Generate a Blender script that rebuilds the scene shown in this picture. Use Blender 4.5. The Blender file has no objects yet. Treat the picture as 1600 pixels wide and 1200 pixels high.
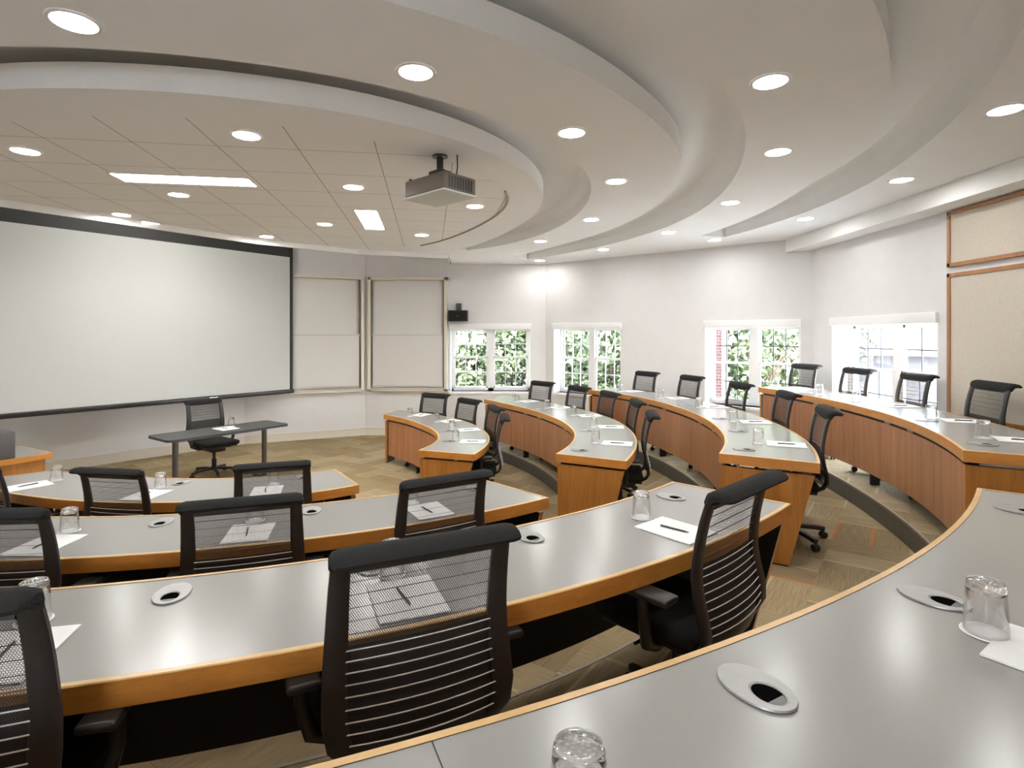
import bpy, bmesh, math, random
import numpy as np
from mathutils import Vector, Matrix
from mathutils.geometry import delaunay_2d_cdt
random.seed(7)
SC = bpy.context.scene
COL = SC.collection
PI = math.pi

# ------------------------------------------------------------------ camera / colour management
EYE = 1.93
cam_d = bpy.data.cameras.new('camera'); cam = bpy.data.objects.new('camera', cam_d); COL.objects.link(cam)
cam.location = (0, 0, EYE); cam.rotation_euler = (PI/2, 0, 0)
cam_d.sensor_width = 36; cam_d.lens = 36*870/1600; cam_d.shift_y = -75/1600; cam_d.clip_start = .05
SC.camera = cam
SC.view_settings.view_transform = 'Standard'; SC.view_settings.look = 'None'
SC.view_settings.exposure = 0.0; SC.view_settings.gamma = 1; SC.view_settings.use_curve_mapping = False
SC.cycles.use_denoising = True
SC.cycles.max_bounces = 10; SC.cycles.diffuse_bounces = 5; SC.cycles.glossy_bounces = 5
SC.cycles.transmission_bounces = 8; SC.cycles.transparent_max_bounces = 24
SC.cycles.caustics_reflective = False; SC.cycles.caustics_refractive = False
SC.cycles.sample_clamp_indirect = 6

# ------------------------------------------------------------------ materials
def mat(name):
    m = bpy.data.materials.new(name); m.use_nodes = True
    nt = m.node_tree; b = nt.nodes['Principled BSDF']
    return m, nt, b
def N(nt, typ, **kw):
    n = nt.nodes.new(typ)
    for k, v in kw.items():
        if k in n.inputs: n.inputs[k].default_value = v
        else: setattr(n, k, v)
    return n
def L(nt, a, b): nt.links.new(a, b)
def c4(c): return (c[0], c[1], c[2], 1)
def plain(name, col, rough=.5, metal=0, noise=.0, scale=40, bump=0, spec=None, coat=0):
    m, nt, b = mat(name)
    b.inputs['Roughness'].default_value = rough; b.inputs['Metallic'].default_value = metal
    if spec is not None: b.inputs['Specular IOR Level'].default_value = spec
    if coat: b.inputs['Coat Weight'].default_value = coat
    tc = N(nt, 'ShaderNodeTexCoord'); nz = N(nt, 'ShaderNodeTexNoise', Scale=scale, Detail=3.0)
    L(nt, tc.outputs['Object'], nz.inputs['Vector'])
    rp = N(nt, 'ShaderNodeValToRGB')
    rp.color_ramp.elements[0].position = .3; rp.color_ramp.elements[1].position = .7
    rp.color_ramp.elements[0].color = c4([x*(1-noise) for x in col]); rp.color_ramp.elements[1].color = c4([min(1, x*(1+noise)) for x in col])
    L(nt, nz.outputs['Fac'], rp.inputs['Fac']); L(nt, rp.outputs['Color'], b.inputs['Base Color'])
    if bump:
        bp_ = N(nt, 'ShaderNodeBump', Strength=bump, Distance=.002); L(nt, nz.outputs['Fac'], bp_.inputs['Height']); L(nt, bp_.outputs['Normal'], b.inputs['Normal'])
    return m
def wood(name, a, b_, scale=(9, 9, .55), rough=.35, coat=.15):
    m, nt, b = mat(name)
    tc = N(nt, 'ShaderNodeTexCoord'); mp = N(nt, 'ShaderNodeMapping'); mp.inputs['Scale'].default_value = scale
    L(nt, tc.outputs['Object'], mp.inputs['Vector'])
    n1 = N(nt, 'ShaderNodeTexNoise', Scale=2.2, Detail=6.0, Roughness=.6, Distortion=.6); L(nt, mp.outputs['Vector'], n1.inputs['Vector'])
    n2 = N(nt, 'ShaderNodeTexNoise', Scale=14.0, Detail=2.0); L(nt, mp.outputs['Vector'], n2.inputs['Vector'])
    ad = N(nt, 'ShaderNodeMath', operation='MULTIPLY_ADD'); ad.inputs[1].default_value = .35; L(nt, n2.outputs['Fac'], ad.inputs[0]); L(nt, n1.outputs['Fac'], ad.inputs[2])
    rp = N(nt, 'ShaderNodeValToRGB'); rp.color_ramp.elements[0].position = .45; rp.color_ramp.elements[1].position = .9
    rp.color_ramp.elements[0].color = c4(a); rp.color_ramp.elements[1].color = c4(b_)
    L(nt, ad.outputs[0], rp.inputs['Fac']); L(nt, rp.outputs['Color'], b.inputs['Base Color'])
    b.inputs['Roughness'].default_value = rough; b.inputs['Coat Weight'].default_value = coat; b.inputs['Coat Roughness'].default_value = .15
    return m
def emit(name, col, s):
    m, nt, b = mat(name); b.inputs['Base Color'].default_value = c4(col)
    b.inputs['Emission Color'].default_value = c4(col); b.inputs['Emission Strength'].default_value = s
    return m
def carpet(name):
    m, nt, b = mat(name); b.inputs['Roughness'].default_value = .95; b.inputs['Specular IOR Level'].default_value = .1
    tc = N(nt, 'ShaderNodeTexCoord'); mp = N(nt, 'ShaderNodeMapping'); mp.inputs['Rotation'].default_value = (0, 0, .62)
    L(nt, tc.outputs['Object'], mp.inputs['Vector'])
    sp = N(nt, 'ShaderNodeSeparateXYZ'); L(nt, mp.outputs['Vector'], sp.inputs[0])
    def M(op, a, b_=None):
        n = N(nt, 'ShaderNodeMath', operation=op)
        for i, v in enumerate((a, b_)):
            if v is None: continue
            if isinstance(v, (int, float)): n.inputs[i].default_value = v
            else: L(nt, v, n.inputs[i])
        return n.outputs[0]
    S = .5
    X, Y = sp.outputs[0], sp.outputs[1]
    cx, cy = M('FLOOR', M('DIVIDE', X, S)), M('FLOOR', M('DIVIDE', Y, S))
    par = M('FLOORED_MODULO', M('ADD', cx, cy), 2.0)
    inv = M('SUBTRACT', 1.0, par)
    along = M('ADD', M('MULTIPLY', X, par), M('MULTIPLY', Y, inv))      # across the planks
    other = M('ADD', M('MULTIPLY', Y, par), M('MULTIPLY', X, inv))
    pid = M('FLOOR', M('DIVIDE', along, S/2)); oid = M('FLOOR', M('DIVIDE', other, S))
    cv = N(nt, 'ShaderNodeCombineXYZ'); L(nt, pid, cv.inputs[0]); L(nt, oid, cv.inputs[1]); L(nt, par, cv.inputs[2])
    wn = N(nt, 'ShaderNodeTexWhiteNoise', noise_dimensions='3D'); L(nt, cv.outputs[0], wn.inputs['Vector'])
    rp = N(nt, 'ShaderNodeValToRGB'); e = rp.color_ramp.elements
    e[0].position = 0; e[0].color = c4((.265, .205, .12)); e[1].position = 1; e[1].color = c4((.375, .30, .185))
    L(nt, wn.outputs['Value'], rp.inputs['Fac'])
    # streaks running along each plank
    sv = N(nt, 'ShaderNodeCombineXYZ'); L(nt, M('MULTIPLY', along, 150.0), sv.inputs[0]); L(nt, M('MULTIPLY', other, 5.0), sv.inputs[1]); L(nt, pid, sv.inputs[2])
    nz = N(nt, 'ShaderNodeTexNoise', Scale=1.0, Detail=3.0); L(nt, sv.outputs[0], nz.inputs['Vector'])
    mx = N(nt, 'ShaderNodeMix', data_type='RGBA', blend_type='MULTIPLY'); mx.inputs[0].default_value = .75
    r2 = N(nt, 'ShaderNodeValToRGB'); r2.color_ramp.elements[0].position = .3; r2.color_ramp.elements[1].position = .68
    r2.color_ramp.elements[0].color = c4((.66, .66, .64)); r2.color_ramp.elements[1].color = c4((1.25, 1.22, 1.15))
    L(nt, nz.outputs['Fac'], r2.inputs['Fac']); L(nt, rp.outputs['Color'], mx.inputs[6]); L(nt, r2.outputs['Color'], mx.inputs[7])
    # an orange or cream accent line on the border of some planks
    fr = M('FRACT', M('DIVIDE', along, S/2))
    line = M('LESS_THAN', fr, .085)
    s2 = N(nt, 'ShaderNodeSeparateColor'); L(nt, wn.outputs['Color'], s2.inputs[0])
    org = M('MULTIPLY', line, M('LESS_THAN', s2.outputs[0], .15))
    crm = M('MULTIPLY', M('LESS_THAN', fr, .07), M('GREATER_THAN', s2.outputs[0], .62))
    m2 = N(nt, 'ShaderNodeMix', data_type='RGBA'); L(nt, M('MULTIPLY', org, .75), m2.inputs[0]); L(nt, mx.outputs[2], m2.inputs[6]); m2.inputs[7].default_value = c4((.55, .17, .05))
    m3 = N(nt, 'ShaderNodeMix', data_type='RGBA'); L(nt, M('MULTIPLY', crm, .6), m3.inputs[0]); L(nt, m2.outputs[2], m3.inputs[6]); m3.inputs[7].default_value = c4((.52, .44, .28))
    L(nt, m3.outputs[2], b.inputs['Base Color'])
    bp_ = N(nt, 'ShaderNodeBump', Strength=.5, Distance=.004); L(nt, nz.outputs['Fac'], bp_.inputs['Height']); L(nt, bp_.outputs['Normal'], b.inputs['Normal'])
    return m
def meshcloth(name, col, cell, hole):
    """knitted back fabric: hexagonal open holes, in the object's own X-Z plane"""
    m, nt, b = mat(name)
    b.inputs['Base Color'].default_value = c4(col); b.inputs['Roughness'].default_value = .7
    tc = N(nt, 'ShaderNodeTexCoord'); sp = N(nt, 'ShaderNodeSeparateXYZ'); L(nt, tc.outputs['Object'], sp.inputs[0])
    def M(op, a, b_=None):
        n = N(nt, 'ShaderNodeMath', operation=op)
        for i, v in enumerate((a, b_)):
            if v is None: continue
            if isinstance(v, (int, float)): n.inputs[i].default_value = v
            else: L(nt, v, n.inputs[i])
        return n.outputs[0]
    u = M('DIVIDE', sp.outputs[0], cell); v = M('DIVIDE', sp.outputs[2], cell*.87)
    row = M('FLOOR', v); half = M('MULTIPLY', M('FLOORED_MODULO', row, 2.0), .5)
    fu = M('SUBTRACT', M('FRACT', M('ADD', u, half)), .5); fv = M('SUBTRACT', M('FRACT', v), .5)
    d = M('SQRT', M('ADD', M('MULTIPLY', fu, fu), M('MULTIPLY', fv, fv)))
    op = M('LESS_THAN', d, hole)
    tr = N(nt, 'ShaderNodeBsdfTransparent'); mx = N(nt, 'ShaderNodeMixShader')
    L(nt, op, mx.inputs[0]); L(nt, b.outputs[0], mx.inputs[1]); L(nt, tr.outputs[0], mx.inputs[2])
    L(nt, mx.outputs[0], nt.nodes['Material Output'].inputs['Surface'])
    return m
def tiles(name, col, line):
    m, nt, b = mat(name); b.inputs['Roughness'].default_value = .85
    tc = N(nt, 'ShaderNodeTexCoord'); sp = N(nt, 'ShaderNodeSeparateXYZ'); L(nt, tc.outputs['Object'], sp.inputs[0])
    def dot(a, b_, off, per):
        n1 = N(nt, 'ShaderNodeMath', operation='MULTIPLY'); L(nt, sp.outputs[0], n1.inputs[0]); n1.inputs[1].default_value = a
        n2 = N(nt, 'ShaderNodeMath', operation='MULTIPLY_ADD'); L(nt, sp.outputs[1], n2.inputs[0]); n2.inputs[1].default_value = b_; L(nt, n1.outputs[0], n2.inputs[2])
        n3 = N(nt, 'ShaderNodeMath', operation='ADD'); L(nt, n2.outputs[0], n3.inputs[0]); n3.inputs[1].default_value = off
        n4 = N(nt, 'ShaderNodeMath', operation='FLOORED_MODULO'); L(nt, n3.outputs[0], n4.inputs[0]); n4.inputs[1].default_value = per
        n5 = N(nt, 'ShaderNodeMath', operation='LESS_THAN'); L(nt, n4.outputs[0], n5.inputs[0]); n5.inputs[1].default_value = .0075
        return n5.outputs[0]
    q = dot(.9892, .1466, .397, .577); p = dot(-.1466, .9892, -4.37, .625)
    mxm = N(nt, 'ShaderNodeMath', operation='MAXIMUM'); L(nt, q, mxm.inputs[0]); L(nt, p, mxm.inputs[1])
    mx = N(nt, 'ShaderNodeMix', data_type='RGBA'); L(nt, mxm.outputs[0], mx.inputs[0]); mx.inputs[6].default_value = c4(col); mx.inputs[7].default_value = c4(line)
    nz = N(nt, 'ShaderNodeTexNoise', Scale=120.0, Detail=2.0); L(nt, tc.outputs['Object'], nz.inputs['Vector'])
    bp_ = N(nt, 'ShaderNodeBump', Strength=.12, Distance=.002); L(nt, nz.outputs['Fac'], bp_.inputs['Height']); L(nt, bp_.outputs['Normal'], b.inputs['Normal'])
    L(nt, mx.outputs[2], b.inputs['Base Color'])
    return m
def brick(name):
    m, nt, b = mat(name); b.inputs['Roughness'].default_value = .9
    tc = N(nt, 'ShaderNodeTexCoord'); mp = N(nt, 'ShaderNodeMapping'); mp.inputs['Rotation'].default_value = (PI/2, 0, 0)
    L(nt, tc.outputs['Object'], mp.inputs['Vector'])
    bt = N(nt, 'ShaderNodeTexBrick', Scale=4.6); bt.inputs['Color1'].default_value = c4((.052, .017, .014)); bt.inputs['Color2'].default_value = c4((.036, .011, .010)); bt.inputs['Mortar'].default_value = c4((.085, .07, .065))
    bt.inputs['Mortar Size'].default_value = .025
    L(nt, mp.outputs['Vector'], bt.inputs['Vector']); L(nt, bt.outputs['Color'], b.inputs['Base Color'])
    return m
def glassm(name, rough=0):
    m, nt, b = mat(name)
    b.inputs['Transmission Weight'].default_value = 1; b.inputs['Roughness'].default_value = rough; b.inputs['IOR'].default_value = 1.47
    b.inputs['Base Color'].default_value = (1, 1, 1, 1)
    return m
def pane_glass(name): return clear_glass(name, 1.35)
def clear_glass(name, ior):
    m, nt, b = mat(name)
    tr = N(nt, 'ShaderNodeBsdfTransparent'); gl = N(nt, 'ShaderNodeBsdfGlossy', Roughness=.0)
    lw = N(nt, 'ShaderNodeLayerWeight', Blend=.5); pw = N(nt, 'ShaderNodeMath', operation='POWER'); L(nt, lw.outputs['Facing'], pw.inputs[0]); pw.inputs[1].default_value = 2.4 if ior > 1.4 else 4
    ma = N(nt, 'ShaderNodeMath', operation='MULTIPLY_ADD'); L(nt, pw.outputs[0], ma.inputs[0]); ma.inputs[1].default_value = 1.25; ma.use_clamp = True; ma.inputs[2].default_value = (ior-1)**2/(ior+1)**2
    mx = N(nt, 'ShaderNodeMixShader'); L(nt, ma.outputs[0], mx.inputs[0]); L(nt, tr.outputs[0], mx.inputs[1]); L(nt, gl.outputs[0], mx.inputs[2])
    L(nt, mx.outputs[0], nt.nodes['Material Output'].inputs['Surface'])
    return m

WALL = plain('wall_paint', (.74, .73, .725), .7, noise=.015, scale=6)
CEIL = plain('ceiling_plaster', (.885, .885, .87), .8, noise=.01, scale=4)
TILE = tiles('ceiling_tile', (.885, .885, .87), (.42, .40, .37))
TRIMW = plain('white_trim', (.86, .86, .85), .4, noise=.01)
CREAM = plain('cream_baseboard', (.74, .69, .58), .5, noise=.01)
CARPET = carpet('plank_carpet')
RISER = plain('riser_vinyl', (.10, .092, .08), .38, noise=.12, scale=8)
NOSE = plain('nosing_strip', (.27, .235, .17), .5, noise=.08, scale=20)
LAM = plain('grey_laminate', (.335, .325, .31), .22, noise=.015, scale=150)
CHERRY = wood('cherry_wood', (.33, .125, .022), (.50, .225, .05), scale=(7, 7, .5))
CHERRYH = wood('cherry_edge', (.45, .175, .028), (.62, .27, .052), scale=(2.2, 2.2, 9))
MAPLE = wood('maple_lip', (.60, .36, .13), (.72, .47, .20), scale=(3, 3, 3))
CHERRY_COOL = wood('cherry_cool_lit', (.31, .118, .046), (.48, .215, .09), scale=(6, 6, .35), rough=.38)  # front panels: cherry with the cooler window light put into its colour
BLACK = plain('black_panel', (.012, .011, .011), .55, noise=.1)
VOID = plain('dark_void', (.004, .004, .004), .9, spec=0)
BLKPL = plain('black_plastic', (.019, .0175, .0165), .38, noise=.1, scale=60, spec=.5)
BLKFAB = plain('black_fabric', (.020, .0195, .019), .9, noise=.35, scale=420, bump=.35, spec=.2)
BLKMET = plain('black_metal', (.02, .02, .02), .3, noise=.1)
KNIT = meshcloth('knit_mesh', (.035, .034, .033), .0062, .47)
KNITD = meshcloth('dense_knit', (.014, .013, .013), .0062, .15)
ROD = plain('lit_steel_rod', (.80, .79, .77), .4, noise=.03)
GREYM = plain('grey_metal', (.13, .128, .122), .4, metal=.4, noise=.05)
SILVER = plain('silver_plate', (.36, .355, .345), .38, metal=.35, noise=.04)
PAPER = plain('white_paper', (.94, .94, .935), .7, noise=.01)
GLASS = clear_glass('tumbler_glass', 1.5); GLASSB = glassm('thick_glass_base'); PANE = pane_glass('window_pane')
SCREEN = plain('screen_cloth', (.56, .57, .56), .8, noise=.01)
BOARD = plain('board_enamel', (.66, .645, .62), .3, noise=.01)
ALU = plain('aluminium', (.58, .56, .52), .4, metal=.5, noise=.03)
FABRIC = plain('tan_fabric', (.60, .54, .455), .9, noise=.12, scale=160, bump=.3)
OAK = wood('oak_frame', (.30, .13, .04), (.44, .21, .08), scale=(6, 6, 1.2))
DARKTOP = plain('charcoal_top', (.045, .048, .047), .42, noise=.15, scale=90)
LAMP = emit('lamp_lens', (1, .985, .965), 45)
TUBE = emit('troffer_lens', (1, .97, .92), 14)
LEAF = [plain('leaf_bright', (.060, .088, .030), .5, noise=.35, scale=2), plain('leaf_deep', (.020, .033, .014), .5, noise=.35, scale=2), plain('leaf_pale', (.125, .155, .075), .5, noise=.3, scale=2)]
BARK = plain('bark', (.09, .06, .04), .9, noise=.3)
GRASS = plain('pale_paving', (.46, .44, .41), .9, noise=.3, scale=3)
BRICK = brick('red_brick')
SIDING = plain('pale_siding', (.020, .0215, .0245), .8, noise=.04); ROOF = plain('slate_roof', (.0085, .0105, .013), .8, noise=.15, scale=12)
MUNTW = TRIMW; MUNTD = plain('backlit_muntin', (.03, .033, .036), .5, noise=.05)  # dark muntins: backlit look put into the colour; house windows share it

# ------------------------------------------------------------------ mesh builder
class MB:
    def __init__(s): s.v = []; s.f = []; s.m = []; s.sm = []
    def add(s, vs, fs, mi=0, smooth=False):
        o = len(s.v); s.v += [tuple(p) for p in vs]
        for f in fs: s.f.append([o+i for i in f]); s.m.append(mi); s.sm.append(smooth)
    def box(s, lo, hi, mi=0, M=None):
        x0, y0, z0 = lo; x1, y1, z1 = hi
        vs = [(x0,y0,z0),(x1,y0,z0),(x1,y1,z0),(x0,y1,z0),(x0,y0,z1),(x1,y0,z1),(x1,y1,z1),(x0,y1,z1)]
        if M is not None: vs = [M @ Vector(p) for p in vs]
        s.add(vs, [(0,3,2,1),(4,5,6,7),(0,1,5,4),(1,2,6,5),(2,3,7,6),(3,0,4,7)], mi)
    def rbox(s, lo, hi, r, mi=0, M=None, seg=3):
        """box with rounded vertical-section edges: a bevelled cuboid"""
        bm = bmesh.new(); bmesh.ops.create_cube(bm, size=1)
        c = [(a+b)/2 for a, b in zip(lo, hi)]; d = [b-a for a, b in zip(lo, hi)]
        for v in bm.verts: v.co = Vector((c[0]+v.co.x*d[0], c[1]+v.co.y*d[1], c[2]+v.co.z*d[2]))
        bmesh.ops.bevel(bm, geom=list(bm.edges), offset=r, segments=seg, affect='EDGES', profile=.5)
        bm.verts.index_update()
        vs = [M @ v.co if M is not None else v.co.copy() for v in bm.verts]
        s.add(vs, [[v.index for v in f.verts] for f in bm.faces], mi, True); bm.free()
    def prism(s, poly, z0, z1, mi=0, side=None, caps=True):
        n = len(poly); a = sum(poly[i][0]*poly[(i+1)%n][1]-poly[(i+1)%n][0]*poly[i][1] for i in range(n))
        if a < 0: poly = poly[::-1]
        vs = [(p[0],p[1],z0) for p in poly]+[(p[0],p[1],z1) for p in poly]
        if caps: s.add(vs, [tuple(range(n-1,-1,-1)), tuple(range(n,2*n))], mi)
        s.add(vs, [(i,(i+1)%n,n+(i+1)%n,n+i) for i in range(n)], mi if side is None else side)
    def tube(s, pts, r, n=8, mi=0, cap=True, closed=False):
        pts = [Vector(p) for p in pts]; rs = r if isinstance(r, (list, tuple)) else [r]*len(pts)
        m = len(pts); rings = []; up = None
        for i, p in enumerate(pts):
            if closed: t = pts[(i+1)%m]-pts[i-1]
            else: t = pts[min(i+1,m-1)]-pts[max(i-1,0)]
            t.normalize()
            if up is None:
                up = Vector((0,0,1)) if abs(t.z) < .9 else Vector((1,0,0))
            a = t.cross(up); a.normalize(); b = a.cross(t); b.normalize(); up = b
            rings.append([p+a*math.cos(2*PI*k/n)*rs[i]+b*math.sin(2*PI*k/n)*rs[i] for k in range(n)])
        vs = [q for rg in rings for q in rg]; fs = []
        for i in range(m if closed else m-1):
            j = (i+1) % m
            for k in range(n): fs.append((i*n+k, i*n+(k+1)%n, j*n+(k+1)%n, j*n+k))
        s.add(vs, fs, mi, True)
        if cap and not closed: s.add(rings[0], [tuple(range(n-1,-1,-1))], mi); s.add(rings[-1], [tuple(range(n))], mi)
    def strap(s, pts, side, w, t, mi=0):
        """flat strap along pts: width vector side*w, thickness t across"""
        pts = [Vector(p) for p in pts]; m = len(pts); S = Vector(side); vs = []
        ws = w if isinstance(w, (list, tuple)) else [w]*m
        for i, p in enumerate(pts):
            tg = (pts[min(i+1,m-1)]-pts[max(i-1,0)]).normalized(); nn = tg.cross(S).normalized()
            for a, b in ((-1,-.5),(-.72,-1),(.72,-1),(1,-.5),(1,.5),(.72,1),(-.72,1),(-1,.5)):
                vs.append(p+S*(a*ws[i]/2)+nn*(b*t/2))
        fs = [(i*8+k, i*8+(k+1)%8, (i+1)*8+(k+1)%8, (i+1)*8+k) for i in range(m-1) for k in range(8)]
        fs += [tuple(range(7,-1,-1)), tuple((m-1)*8+k for k in range(8))]
        s.add(vs, fs, mi, True)
    def lathe(s, prof, n=32, mi=0, c=(0,0,0), smooth=True, sx=1, sy=1):
        vs = []; m = len(prof)
        for r, z in prof:
            for k in range(n): a = 2*PI*k/n; vs.append((c[0]+sx*r*math.cos(a), c[1]+sy*r*math.sin(a), c[2]+z))
        fs = []
        for i in range(m-1):
            for k in range(n): fs.append((i*n+k, i*n+(k+1)%n, (i+1)*n+(k+1)%n, (i+1)*n+k))
        s.add(vs, fs, mi, smooth)
    def disc(s, c, r, n=32, mi=0, up=1, sx=1, sy=1):
        vs = [(c[0]+sx*r*math.cos(2*PI*k/n), c[1]+sy*r*math.sin(2*PI*k/n), c[2]) for k in range(n)]
        s.add(vs, [tuple(range(n)) if up > 0 else tuple(range(n-1,-1,-1))], mi)
    def build(s, name, mats, parent=None, loc=None, rotz=None):
        me = bpy.data.meshes.new(name); me.from_pydata(s.v, [], s.f); 
        for m in (mats if isinstance(mats, (list, tuple)) else [mats]): me.materials.append(m)
        me.polygons.foreach_set('material_index', s.m); me.polygons.foreach_set('use_smooth', s.sm); me.update()
        if any(s.sm): 
            bm = bmesh.new(); bm.from_mesh(me)
            for e in bm.edges:
                if len(e.link_faces) == 2 and e.calc_face_angle(0) > .7: e.smooth = False
            bm.to_mesh(me); bm.free()
        o = bpy.data.objects.new(name, me); COL.objects.link(o)
        if parent: o.parent = parent
        if loc is not None: o.location = loc
        if rotz is not None: o.rotation_euler = (0, 0, rotz)
        return o
def tag(o, label=None, cat=None, group=None, kind=None):
    if label: o['label'] = label
    if cat: o['category'] = cat
    if group: o['group'] = group
    if kind: o['kind'] = kind
    return o
def empty(name, loc=(0,0,0), rz=0):
    o = bpy.data.objects.new(name, None); COL.objects.link(o); o.location = loc; o.rotation_euler = (0,0,rz); o.empty_display_size = .1
    return o
def copy_tree(o, parent=None):
    c = o.copy(); COL.objects.link(c); c.parent = parent
    for ch in list(o.children): copy_tree(ch, c)
    return c
def struct(mb, name, m): return tag(mb.build(name, m), kind='structure')

# ------------------------------------------------------------------ plan geometry
CX, CY = -2.5, 6.35
def pol(r, th): a = math.radians(th); return (CX+r*math.cos(a), CY+r*math.sin(a))
class Spl:
    """natural cubic spline r(theta), held straight beyond its ends"""
    def __init__(s, pts):
        pts = sorted(pts); s.x = np.array([p[0] for p in pts], float); s.y = np.array([p[1] for p in pts], float)
        n = len(pts); h = np.diff(s.x); A = np.eye(n); b = np.zeros(n)
        for i in range(1, n-1):
            A[i,i-1:i+2] = h[i-1], 2*(h[i-1]+h[i]), h[i]; b[i] = 6*((s.y[i+1]-s.y[i])/h[i]-(s.y[i]-s.y[i-1])/h[i-1])
        s.M = np.linalg.solve(A, b)
    def __call__(s, t):
        t = min(max(t, s.x[0]), s.x[-1]); i = int(min(max(np.searchsorted(s.x, t)-1, 0), len(s.x)-2)); h = s.x[i+1]-s.x[i]
        a = (s.x[i+1]-t)/h; b = (t-s.x[i])/h
        return float(a*s.y[i]+b*s.y[i+1]+((a**3-a)*s.M[i]+(b**3-b)*s.M[i+1])*h*h/6)
STEP = .17
def tier(k): return (k-1)*STEP
def deskz(k): return .74+tier(k)
ZC = 3.33                     # ceiling plane
WH = 3.95                     # wall height
ROOM = [(4.28,-2.2), (4.28,7.9), (.65,10.83), (-2.85,10.83), (-4.78,9.95), (-7.5,6.82), (-7.5,-2.2)]
def inside(p, poly):
    x, y = p; c = False; n = len(poly)
    for i in range(n):
        x0, y0 = poly[i]; x1, y1 = poly[(i+1)%n]
        if (y0 > y) != (y1 > y) and x < (x1-x0)*(y-y0)/(y1-y0)+x0: c = not c
    return c
def cdt(polys, lines=()):
    vs = []; es = []
    for P in polys:
        o = len(vs); vs += [Vector(p) for p in P]; es += [(o+i, o+(i+1)%len(P)) for i in range(len(P))]
    for P in lines:
        o = len(vs); vs += [Vector(p) for p in P]; es += [(o+i, o+i+1) for i in range(len(P)-1)]
    r = delaunay_2d_cdt(vs, es, [], 0, 1e-5)
    return r[0], r[2]
def plan_mesh(mb, V, F, z, test, mi=0, up=True):
    idx = {}; vs = []; fs = []
    for f in F:
        c = sum((V[i] for i in f), Vector((0,0)))/len(f)
        if not test(c): continue
        g = []
        for i in f:
            if i not in idx: idx[i] = len(vs); vs.append((V[i].x, V[i].y, z))
            g.append(idx[i])
        a = sum(V[f[i]].x*V[f[(i+1)%len(f)]].y-V[f[(i+1)%len(f)]].x*V[f[i]].y for i in range(len(f)))
        if (a > 0) != up: g = g[::-1]
        fs.append(g)
    mb.add(vs, fs, mi)

# ------------------------------------------------------------------ walls with openings
def wall(name, p, q, prev, nxt, openings=(), thick=.36, z0=-.3, z1=WH, m=WALL):
    """p->q along the inside face, room on the left; openings (u0,u1,za,zb)"""
    P, Q = Vector(p), Vector(q); d = (Q-P).normalized(); n = Vector((d.y, -d.x)); Ln = (Q-P).length
    def mitre(a, b):
        k = a.dot(b); return math.tan(math.acos(max(-1, min(1, k)))/2)*thick
    e0 = mitre((P-Vector(prev)).normalized(), d); e1 = mitre(d, (Vector(nxt)-Q).normalized())
    us = sorted({0, Ln, *[o[0] for o in openings], *[o[1] for o in openings]})
    zs = sorted({z0, z1, *[o[2] for o in openings], *[o[3] for o in openings]})
    mb = MB()
    hole = lambda u, z: any(o[0] < u < o[1] and o[2] < z < o[3] for o in openings)
    def pt(u, out, z):
        x = P+d*u
        if out: x = x+n*thick-(d*e0 if u == 0 else Vector((0,0)))+(d*e1 if u == Ln else Vector((0,0)))
        return (x.x, x.y, z)
    nu, nz = len(us)-1, len(zs)-1
    solid = lambda i, j: 0 <= i < nu and 0 <= j < nz and not hole((us[i]+us[i+1])/2, (zs[j]+zs[j+1])/2)
    for i in range(nu):
        for j in range(nz):
            if not solid(i, j): continue
            u0, u1, a, b = us[i], us[i+1], zs[j], zs[j+1]
            mb.add([pt(u0,0,a), pt(u1,0,a), pt(u1,0,b), pt(u0,0,b)], [(3,2,1,0)])
            mb.add([pt(u0,1,a), pt(u1,1,a), pt(u1,1,b), pt(u0,1,b)], [(0,1,2,3)])
            if not solid(i-1, j): mb.add([pt(u0,0,a), pt(u0,1,a), pt(u0,1,b), pt(u0,0,b)], [(0,1,2,3)])
            if not solid(i+1, j): mb.add([pt(u1,0,a), pt(u1,1,a), pt(u1,1,b), pt(u1,0,b)], [(3,2,1,0)])
            if not solid(i, j-1): mb.add([pt(u0,0,a), pt(u1,0,a), pt(u1,1,a), pt(u0,1,a)], [(3,2,1,0)])
            if not solid(i, j+1): mb.add([pt(u0,0,b), pt(u1,0,b), pt(u1,1,b), pt(u0,1,b)], [(0,1,2,3)])
    return struct(mb, name, m), P, d, n
R = ROOM
WZ0, WZ1 = .85, 2.16
WIN = {}   # windows: wall point, direction, outward normal, u range
nm = ['wall_right', 'wall_right_rear', 'wall_rear', 'wall_board', 'wall_screen', 'wall_left', 'wall_behind']
Eu = math.hypot(R[2][0]-R[1][0], R[2][1]-R[1][1])
ops = {0: [(5.59+2.2, 7.45+2.2, WZ0, WZ1)],
       1: [(Eu-4.50, Eu-3.11, WZ0, WZ1), (Eu-1.63, Eu-.19, WZ0, WZ1)],
       2: [(.65-.36, .65+1.207, WZ0, WZ1)],
       6: [(5.0, 6.3, 1.45, 2.55)]}  # opening behind the camera, added unseen to let in fill daylight
WINL = []
for i in range(7):
    p, q = R[i], R[(i+1) % 7]
    o, P, d, n = wall(nm[i], p, q, R[i-1], R[(i+2) % 7], ops.get(i, ()))
    for op in ops.get(i, ()): WINL.append((P, d, n, op))

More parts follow.
